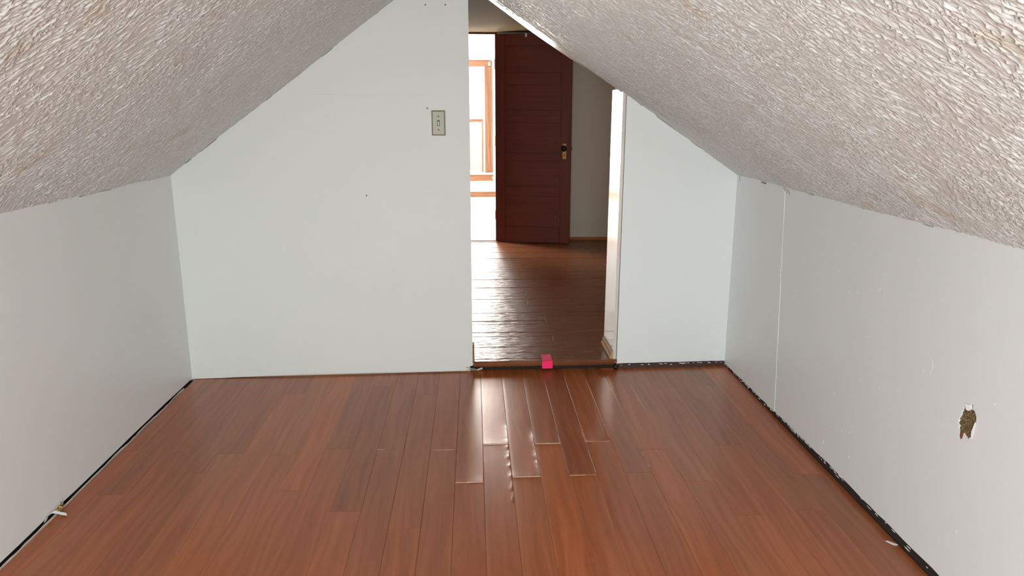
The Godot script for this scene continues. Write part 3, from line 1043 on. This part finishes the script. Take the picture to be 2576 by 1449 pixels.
# ---- the open door ---------------------------------------------------------------------------------------------
func panel_door() -> void:
	var d := node("door_1")
	tag(d, "dark reddish brown five-panel wooden door standing open against the far wall", "", "structure")
	d.position = Vector3(0.199, 0.0, -7.035)
	d.rotation.y = -atan2(0.168, 0.674)
	var wd := 0.695
	var m: Material = M["door_stain"]
	var lo := 0.055
	var hi := 1.915
	var th := 0.034
	for q in [[0.0, 0.092], [wd - 0.092, wd]]:
		put("stile", bx(Vector3(q[0], lo, -th), Vector3(q[1], hi, 0), 0.002, 1, Vector2(rng.randf(), rng.randf())), m, d)
	var rails := [[lo, 0.200], [0.486, 0.572], [0.807, 0.876], [1.147, 1.254], [1.480, 1.582], [1.812, hi]]
	for q in rails:
		put("rail", bx(Vector3(0.0925, q[0], -th), Vector3(wd - 0.0925, q[1], -0.0005), 0.002, 0, Vector2(rng.randf(), rng.randf())), m, d)
	for j in 5:
		put("panel", bx(Vector3(0.0925, rails[j][1], -th + 0.006), Vector3(wd - 0.0925, rails[j + 1][0], -0.011), 0.0, 0, Vector2(rng.randf(), rng.randf())), m, d)
	# worn, paler wood near the lower latch corner
	for q in [[0.552, 0.31, 0.0022, 0.045], [0.600, 0.245, 0.002, 0.05]]:
		var b := Mb.new()
		b.tube([Vector3(wd - 0.10, q[1], -0.0008), Vector3(wd - 0.0995, q[1] + q[3] * 0.5, -0.0006), Vector3(wd - 0.0985, q[1] + q[3], -0.0008)], q[2], 6)
		tag(put("worn_edge", b, M["pine"], d), "pale worn edge of the lower panel")
	var s := Mb.new()
	for q in [[0.50, 0.190, 0.54, 0.198], [0.53, 0.195, 0.555, 0.165], [0.565, 0.20, 0.555, 0.145], [0.545, 0.14, 0.56, 0.17], [0.12, 0.828, 0.17, 0.829], [0.14, 0.805, 0.15, 0.812], [0.52, 0.57, 0.595, 0.571]]:
		s.tube([Vector3(q[0], q[1], 0.0), Vector3((q[0] + q[2]) / 2.0, (q[1] + q[3]) / 2.0 + 0.003, 0.0), Vector3(q[2], q[3], 0.0)], 0.0013, 6)
	tag(put("scratches", s, M["torn_brown"], d), "pale scratches on the lower panels", "", "stuff")
	# lock: brass plate, dark knob, keyhole, latch in the edge
	var px := wd - 0.056
	var plate := Mb.new()
	plate.box(Vector3(px - 0.017, 0.828, 0.0), Vector3(px + 0.017, 0.965, 0.003), 0.0012)
	var pl := put("lock_plate", plate, M["old_brass"], d)
	tag(pl, "worn brass lock plate")
	var kh := Mb.new()
	kh.lathe([Vector2(0.0, 0.0012), Vector2(0.0042, 0.001), Vector2(0.005, 0.0)], Vector3(px, 0.868, 0.0028), Vector3(0, 0, 1), 10)
	kh.slab(PackedVector2Array([Vector2(-0.0018, 0.0), Vector2(0.0018, 0.0), Vector2(0.0032, -0.016), Vector2(-0.0032, -0.016)]), Vector3(px, 0.868, 0.0036), Vector3(1, 0, 0), Vector3.UP, Vector3(0, 0, 1), 0.001)
	put("keyhole", kh, M["dark_hole"], pl)
	var kn := Mb.new()
	kn.lathe([Vector2(0.0, 0.060), Vector2(0.014, 0.058), Vector2(0.024, 0.050), Vector2(0.027, 0.041), Vector2(0.023, 0.031), Vector2(0.012, 0.025), Vector2(0.010, 0.012), Vector2(0.016, 0.005), Vector2(0.017, 0.002)], Vector3(px - 0.002, 0.922, 0.0), Vector3(0, 0, 1), 22)
	tag(put("knob", kn, M["black_knob"], d), "round dark door knob")
	put("latch", bx(Vector3(wd - 0.001, 0.908, -0.024), Vector3(wd + 0.009, 0.928, -0.012), 0.003), M["black_knob"], d)
	for y in [0.30, 0.98, 1.66]:
		var h := Mb.new()
		h.lathe([Vector2(0.0, -0.045), Vector2(0.006, -0.045), Vector2(0.006, 0.045), Vector2(0.0, 0.045)], Vector3(-0.006, y, -th + 0.004), Vector3.UP, 12)
		put("hinge", h, M["old_brass"], d)


# ---- the window at the end ---------------------------------------------------------------------------------------
func sash_window() -> void:
	var w := node("window_1")
	tag(w, "orange-varnished wooden sash window in the bright room at the end", "", "structure")
	var z := ENDZ
	var p: Material = M["casing_wood"]
	# opening x -0.66..0.165, y 0.387..1.81
	put("casing", bx(Vector3(0.160, 0.387, z), Vector3(0.2665, 1.81, z + 0.022), 0.003, 1), p, w)
	put("casing", bx(Vector3(-0.766, 0.387, z), Vector3(-0.655, 1.81, z + 0.022), 0.003, 1, Vector2(0.3, 0.1)), p, w)
	put("back_band", bx(Vector3(0.246, 0.387, z + 0.0225), Vector3(0.2665, 1.885, z + 0.036), 0.003, 1, Vector2(0.5, 0.1)), p, w)
	put("head_casing", bx(Vector3(-0.766, 1.8105, z), Vector3(0.2455, 1.885, z + 0.024), 0.003, 0, Vector2(0.2, 0.2)), p, w)
	put("head_cap", bx(Vector3(-0.775, 1.8855, z), Vector3(0.2455, 1.896, z + 0.034), 0.003, 0), p, w)
	put("stool", bx(Vector3(-0.80, 0.361, z - 0.06), Vector3(0.285, 0.386, z + 0.05), 0.005, 0), M["sash_white"], w)
	var ap := Mb.new()      # the apron's end is cut in a small ogee
	var pp := PackedVector2Array([Vector2(-0.78, 0.271), Vector2(0.268, 0.271), Vector2(0.270, 0.292), Vector2(0.258, 0.300), Vector2(0.250, 0.312), Vector2(0.254, 0.324), Vector2(0.266, 0.331), Vector2(0.275, 0.340), Vector2(0.276, 0.3605), Vector2(-0.78, 0.3605)])
	ap.slab(pp, Vector3(0, 0, z + 0.02), Vector3(1, 0, 0), Vector3.UP, Vector3(0, 0, 1), 0.02)
	put("apron", ap, p, w)
	# white-painted box frame inside the casing, then the two sashes
	put("window_frame", bx(Vector3(0.140, 0.387, z - 0.11), Vector3(0.1595, 1.809, z - 0.003), 0.002, 1), M["bare_white"], w)
	put("window_frame", bx(Vector3(-0.659, 0.387, z - 0.11), Vector3(-0.640, 1.809, z - 0.003), 0.002, 1), M["bare_white"], w)
	put("window_frame", bx(Vector3(-0.6395, 1.790, z - 0.11), Vector3(0.1395, 1.809, z - 0.003), 0.002, 0), M["bare_white"], w)
	for q in [[1.09, 1.785, z - 0.085, "upper"], [0.39, 1.115, z - 0.045, "lower"]]:
		var s := node("sash", w)
		var m: Material = M["sash_white"] if q[3] == "upper" else p
		put("stile", bx(Vector3(0.117, q[0], q[2] - 0.018), Vector3(0.1395, q[1], q[2] + 0.012), 0.003, 1), m, s)
		put("stile", bx(Vector3(-0.6395, q[0], q[2] - 0.018), Vector3(-0.617, q[1], q[2] + 0.012), 0.003, 1), m, s)
		put("rail", bx(Vector3(-0.6165, q[1] - 0.038, q[2] - 0.018), Vector3(0.1165, q[1], q[2] + 0.012), 0.003, 0), m, s)
		put("rail", bx(Vector3(-0.6165, q[0], q[2] - 0.018), Vector3(0.1165, q[0] + (0.030 if q[3] == "upper" else 0.028), q[2] + 0.012), 0.003, 0), M["bare_white"] if q[3] == "lower" else m, s)
		put("pane", bx(Vector3(-0.6165, q[0] + 0.03, q[2] - 0.005), Vector3(0.1165, q[1] - 0.038, q[2] - 0.001)), M["glass"], s)
	# white bracket for a curtain rod at the top corner, and a stray wire above
	var br := node("curtain_bracket")
	tag(br, "small white curtain rod bracket on the top corner of the far window casing", "bracket")
	put("base", bx(Vector3(0.214, 1.822, z + 0.0245), Vector3(0.238, 1.868, z + 0.029), 0.001), M["scrap_white"], br)
	put("arm", bx(Vector3(0.220, 1.838, z + 0.0292), Vector3(0.232, 1.872, z + 0.062), 0.002), M["scrap_white"], br)
	var wi := Mb.new()
	wi.tube([Vector3(0.00, 1.965, z + 0.004), Vector3(0.03, 1.974, z + 0.010), Vector3(0.06, 1.976, z + 0.012), Vector3(0.10, 1.966, z + 0.005)], 0.0025, 6)
	tag(put("wire", wi, M["scrap_grey"]), "short loose wire on the white wall above the far window", "wire")


# ---- trims in the doorway -----------------------------------------------------------------------------------------
func trims() -> void:
	var t := node("trim_5")
	tag(t, "bare rough wooden edge of the higher floor across the doorway", "", "structure")
	var f := FastNoiseLite.new()
	f.seed = 9; f.frequency = 1.0
	var b := Mb.new()
	b.along = 0
	b.tint = Color(0.50, 0.42, 0.34)
	var n := 60
	b.sheet(4, n, func(i, j):
		var x := lerpf(-0.012, 0.700, j / float(n - 1))
		var y: float = [FLOOR2 - 0.0008, FLOOR2 - 0.004, FLOOR2 - 0.016, 0.0235 + 0.002 * f.get_noise_1d(x * 30.0)][i]
		var z: float = [-3.6005, -3.5965, -3.596, -3.600][i] + 0.0014 * f.get_noise_2d(x * 24.0, i * 3.0) - 0.0285 * 0.0
		return Vector3(x, y, z), Vector3(0, 0.2, 1), func(i, j): return Vector2(j * 0.012, i * 0.02))
	put("bare_edge", b, M["pine"], t)
	put("nosing", bx(Vector3(-0.012, 0.0235, -3.64), Vector3(0.700, FLOOR2 - 0.003, -3.602), 0.0, 0), M["old_brown"], t)
	put("riser", bx(Vector3(-0.02, -0.012, -3.68), Vector3(0.71, 0.0232, -3.628), 0.0, 0), M["dark_gap"], t)

	# moulded wood base at the foot of the right jamb
	var q := node("baseboard_jamb")
	tag(q, "short moulded length of bare wood baseboard at the foot of the right jamb", "", "structure")
	b = Mb.new()
	b.along = 2
	var prof := PackedVector2Array([Vector2(0.0, 0.0), Vector2(-0.021, 0.0), Vector2(-0.0215, 0.014), Vector2(-0.017, 0.018), Vector2(-0.0195, 0.0215), Vector2(-0.0185, 0.026), Vector2(-0.013, 0.031), Vector2(-0.011, 0.048), Vector2(-0.006, 0.053), Vector2(0.0, 0.053)])
	b.slab(prof, Vector3(0.6955, FLOOR2 - 0.0165, -3.6165), Vector3(1, 0, 0), Vector3.UP, Vector3(0, 0, 1), 0.262)
	put("moulding", b, M["raw_wood"], q)


# ---- small things ---------------------------------------------------------------------------------------------------
func small_things() -> void:
	var U := (WB - WA).normalized()
	var N := Vector3(-U.z, 0, U.x)
	if N.z < 0.0: N = -N
	# light switch
	var s := node("light_switch")
	tag(s, "almond toggle light switch plate on the white wall left of the doorway", "light switch")
	s.position = WA + U * ((-0.1606 - WA.x) / U.x) + Vector3(0, 1.2205, 0)
	s.rotation.y = atan2(N.x, N.z)
	var hw := 0.0318
	var hh := 0.0572
	var b := Mb.new()
	var rings := [[0.0, 0.0], [0.0005, 0.0022], [0.0022, 0.0044], [0.0062, 0.0056]]
	for k in 3:
		var a := Vector2(hw - rings[k][0], hh - rings[k][0])
		var c := Vector2(hw - rings[k + 1][0], hh - rings[k + 1][0])
		for g in 4:
			var sg: Array = [[-1, -1], [1, -1], [1, 1], [-1, 1], [-1, -1]]
			b.face([Vector3(sg[g][0] * a.x, sg[g][1] * a.y, rings[k][1]), Vector3(sg[g + 1][0] * a.x, sg[g + 1][1] * a.y, rings[k][1]), Vector3(sg[g + 1][0] * c.x, sg[g + 1][1] * c.y, rings[k + 1][1]), Vector3(sg[g][0] * c.x, sg[g][1] * c.y, rings[k + 1][1])], Vector3(0, 0, -0.05))
	var w2 := hw - 0.0062
	var h2 := hh - 0.0062
	# the face is four pieces round the toggle slot
	for q in [[-w2, -h2, w2, -0.0125], [-w2, 0.0125, w2, h2], [-w2, -0.0125, -0.0058, 0.0125], [0.0058, -0.0125, w2, 0.0125]]:
		b.quad(Vector3(q[0], q[1], 0.0056), Vector3(q[2], q[1], 0.0056), Vector3(q[2], q[3], 0.0056), Vector3(q[0], q[3], 0.0056), Vector3(0, 0, 1))
	put("plate", b, M["almond_plastic"], s)
	put("slot", bx(Vector3(-0.0059, -0.0126, 0.001), Vector3(0.0059, 0.0126, 0.0035)), M["dark_hole"], s)
	b = Mb.new()
	b.box(Vector3(-0.0036, -0.0096, 0.003), Vector3(0.0036, 0.0096, 0.0062), 0.001)
	b.face([Vector3(-0.0034, -0.006, 0.006), Vector3(0.0034, -0.006, 0.006), Vector3(0.003, 0.006, 0.0145), Vector3(-0.003, 0.006, 0.0145)], Vector3(0, 0.003, 0.0))
	b.face([Vector3(-0.003, 0.006, 0.0145), Vector3(0.003, 0.006, 0.0145), Vector3(0.0034, 0.0092, 0.006), Vector3(-0.0034, 0.0092, 0.006)], Vector3(0, 0.003, 0.0))
	for sx in [-1.0, 1.0]:
		b.face([Vector3(sx * 0.0034, -0.006, 0.006), Vector3(sx * 0.003, 0.006, 0.0145), Vector3(sx * 0.0034, 0.0092, 0.006)], Vector3(0, 0.003, 0.008))
	tag(put("toggle", b, M["ivory_plastic"], s), "ivory toggle lever")
	for y in [-0.030, 0.030]:
		b = Mb.new()
		b.lathe([Vector2(0.0, 0.0008), Vector2(0.002, 0.0012), Vector2(0.003, 0.0004), Vector2(0.003, 0.0)], Vector3(0, y, 0.0056), Vector3(0, 0, 1), 12)
		put("screw", b, M["dark_hole"], s)

	# pink tape folded over the floor edge
	b = Mb.new()
	var path := [[-3.698, FLOOR2 + 0.0022], [-3.665, FLOOR2 + 0.0018], [-3.63, FLOOR2 + 0.0022], [-3.602, FLOOR2 + 0.0022], [-3.5945, FLOOR2 + 0.0005], [-3.5925, FLOOR2 - 0.006], [-3.5915, 0.028], [-3.590, 0.012]]
	b.sheet(5, path.size(), func(i, j): return Vector3(lerpf(0.334, 0.384, i / 4.0) + (0.003 if j > 4 else 0.0) * (i / 4.0 - 0.7), path[j][1] + 0.0009 * sin(i * 2.1 + j * 1.3), path[j][0]), Vector3(0, 1, 1), func(i, j): return Vector2(i, j))
	b.sheet(5, path.size(), func(i, j): return Vector3(lerpf(0.334, 0.384, i / 4.0) + (0.003 if j > 4 else 0.0) * (i / 4.0 - 0.7), path[j][1] + 0.0009 * sin(i * 2.1 + j * 1.3) - 0.0006, path[j][0] - 0.0006), Vector3(0, -1, -1), func(i, j): return Vector2(i, j))
	tag(put("tape", b, M["pink_tape"]), "piece of bright pink tape folded over the wooden floor edge in the doorway", "tape")

	# pale wavy underlay showing in the gap along the left wall
	var f := FastNoiseLite.new()
	f.seed = 15; f.frequency = 1.0
	var pts := []
	var n := 170
	for j in n:
		var z := lerpf(-3.42, -0.9, j / float(n - 1))
		pts.append(Vector3(-1.3775 + 0.0095 * clampf(f.get_noise_1d(z * 3.4), -0.6, 0.4), 0.0035 + 0.0050 * f.get_noise_1d(z * 4.6 + 30.0), z))
	b = Mb.new()
	for side in [-1.0, 1.0]:
		b.sheet(2, n, func(i, j): return pts[j] + Vector3(side * 0.0017, -0.014 * i, 0), Vector3(side, 0, 0), func(i, j): return Vector2(j, i))
	b.sheet(2, n, func(i, j): return pts[j] + Vector3(-0.0017 + 0.0034 * i, 0, 0), Vector3(0, 1, 0), func(i, j): return Vector2(j, i))
	tag(put("underlay_strip", b, M["underlay"]), "thin pale wavy strip of underlay in the gap along the left wall", "strip")

	# white torn scrap and yellow tuft in the same gap
	b = Mb.new()
	var line := [[-1.3825, 0.006, -2.245, 0.008], [-1.381, 0.018, -2.258, 0.011], [-1.372, 0.021, -2.278, 0.0095], [-1.362, 0.012, -2.287, 0.006], [-1.352, 0.007, -2.290, 0.0075], [-1.343, 0.005, -2.289, 0.0065], [-1.337, 0.003, -2.286, 0.002]]
	for sd in [1.0, -1.0]:
		b.sheet(3, line.size(), func(i, j): return Vector3(line[j][0], line[j][1] + 0.0025 * (1.0 - absf(i - 1.0)) * sd * 0.5 + 0.0006 * sd, line[j][2] + (i - 1.0) * line[j][3]), Vector3(0, sd, 0), func(i, j): return Vector2(i, j))
	tag(put("paper_scrap", b, M["scrap_white"]), "curled white scrap poking out from under the left wall", "scrap")
	var tuft := node("insulation_tuft")
	tag(tuft, "small tuft of yellow insulation and splinters beside the white scrap", "insulation")
	tuft.position = Vector3(-1.381, 0.004, -2.335)
	b = Mb.new()
	for j in 5:
		var cx := Vector3(rng.randf_range(-0.002, 0.008), rng.randf_range(0.0, 0.006), rng.randf_range(-0.022, 0.024))
		var r := rng.randf_range(0.005, 0.008)
		b.lathe([Vector2(0, r), Vector2(r * 0.6, r * 0.8), Vector2(r, r * 0.1), Vector2(r * 0.8, -r * 0.6), Vector2(0, -r)], cx, Vector3(rng.randf() - 0.5, 1, rng.randf() - 0.5), 9)
	put("wad", b, M["foam_yellow"], tuft)
	for j in 7:
		b = Mb.new()
		var a := Vector3(rng.randf_range(-0.003, 0.002), 0.002, rng.randf_range(-0.03, 0.03))
		b.tube([a, a + Vector3(0.002, 0.010, rng.randf_range(-0.006, 0.004)), a + Vector3(rng.randf_range(0.0, 0.004), rng.randf_range(0.013, 0.024), rng.randf_range(-0.014, 0.008))], 0.0009, 5)
		put("splinter", b, M["underlay"], tuft)

	# by the left foot of the doorway: grey sliver and a cream peg
	b = Mb.new()
	b.slab(PackedVector2Array([Vector2(-0.045, 0.0), Vector2(-0.043, 0.020), Vector2(-0.030, 0.016), Vector2(-0.006, 0.010), Vector2(0.010, 0.004), Vector2(0.004, 0.0005)]), Vector3(0, 0.0012, -3.606), Vector3(1, 0, 0), Vector3(0, 0.93, -0.36).normalized(), Vector3(0, 0.36, 0.93).normalized(), 0.002)
	tag(put("plastic_sliver", b, M["scrap_grey"]), "grey plastic sliver under the broken wall corner left of the doorway", "sliver")
	b = Mb.new()
	b.tube([Vector3(0.007, 0.0062, -3.600), Vector3(0.0085, 0.0068, -3.601), Vector3(0.018, 0.0085, -3.606), Vector3(0.0275, 0.0105, -3.611), Vector3(0.029, 0.0105, -3.612)], 0.0052, 10)
	b.lathe([Vector2(0.0, 0.002), Vector2(0.0035, 0.0012), Vector2(0.0052, 0.0)], Vector3(0.007, 0.0062, -3.600), Vector3(-0.9, -0.15, 0.35), 10)
	b.lathe([Vector2(0.0, 0.002), Vector2(0.0035, 0.0012), Vector2(0.0052, 0.0)], Vector3(0.029, 0.0105, -3.612), Vector3(0.9, 0.15, -0.35), 10)
	tag(put("peg", b, M["peg_cream"]), "short cream peg lying beside the grey sliver in the doorway", "peg")

	# at the right foot: dark stub and a thin loose flap of laminate film
	b = Mb.new()
	b.lathe([Vector2(0.0, 0.0235), Vector2(0.006, 0.0235), Vector2(0.0075, 0.022), Vector2(0.011, 0.019), Vector2(0.0125, 0.010), Vector2(0.0115, 0.001), Vector2(0.0, 0.0)], Vector3(0.706, 0.001, -3.597), Vector3(0.0, 1.0, 0.15), 18)
	tag(put("pipe_stub", b, M["dark_hole"]), "dark round stub on the floor at the right foot of the doorway", "stub")
	b = Mb.new()
	b.slab(PackedVector2Array([Vector2(0.0, 0.0), Vector2(0.058, 0.004), Vector2(0.056, 0.026), Vector2(0.022, 0.030), Vector2(-0.012, 0.026)]), Vector3(0.636, 0.0018, -3.582), Vector3(1, 0, 0), Vector3(0, 0.05, -1).normalized(), Vector3(0, 1, 0.05).normalized(), 0.0008)
	tag(put("film_scrap", b, M["laminate"]), "thin loose scrap of brown film on the floor beside the dark stub", "scrap")

	# white chip at the right wall, hook on the door
	b = Mb.new()
	b.slab(PackedVector2Array([Vector2(-0.011, 0.013), Vector2(-0.004, 0.014), Vector2(0.004, 0.006), Vector2(0.014, -0.004), Vector2(0.016, -0.010), Vector2(0.008, -0.012), Vector2(-0.002, -0.003)]), Vector3(1.2585, 0.0022, -1.996), Vector3(1, 0, 0), Vector3(0, 0, -1), Vector3(0.1, 1, 0).normalized(), 0.0014)
	tag(put("plaster_chip", b, M["bare_white"]), "small white plaster chip on the floor by the right wall", "chip")
	var hk := node("door_hook")
	tag(hk, "small white hook hung over the top edge of the brown door", "hook")
	hk.position = Vector3(0.199, 0, -7.035)
	hk.rotation.y = -atan2(0.168, 0.674)
	put("clip", bx(Vector3(0.275, 1.9155, -0.036), Vector3(0.290, 1.918, 0.004), 0.0006), M["scrap_white"], hk)
	put("tongue", bx(Vector3(0.275, 1.886, 0.0006), Vector3(0.290, 1.9152, 0.004), 0.001), M["scrap_white"], hk)
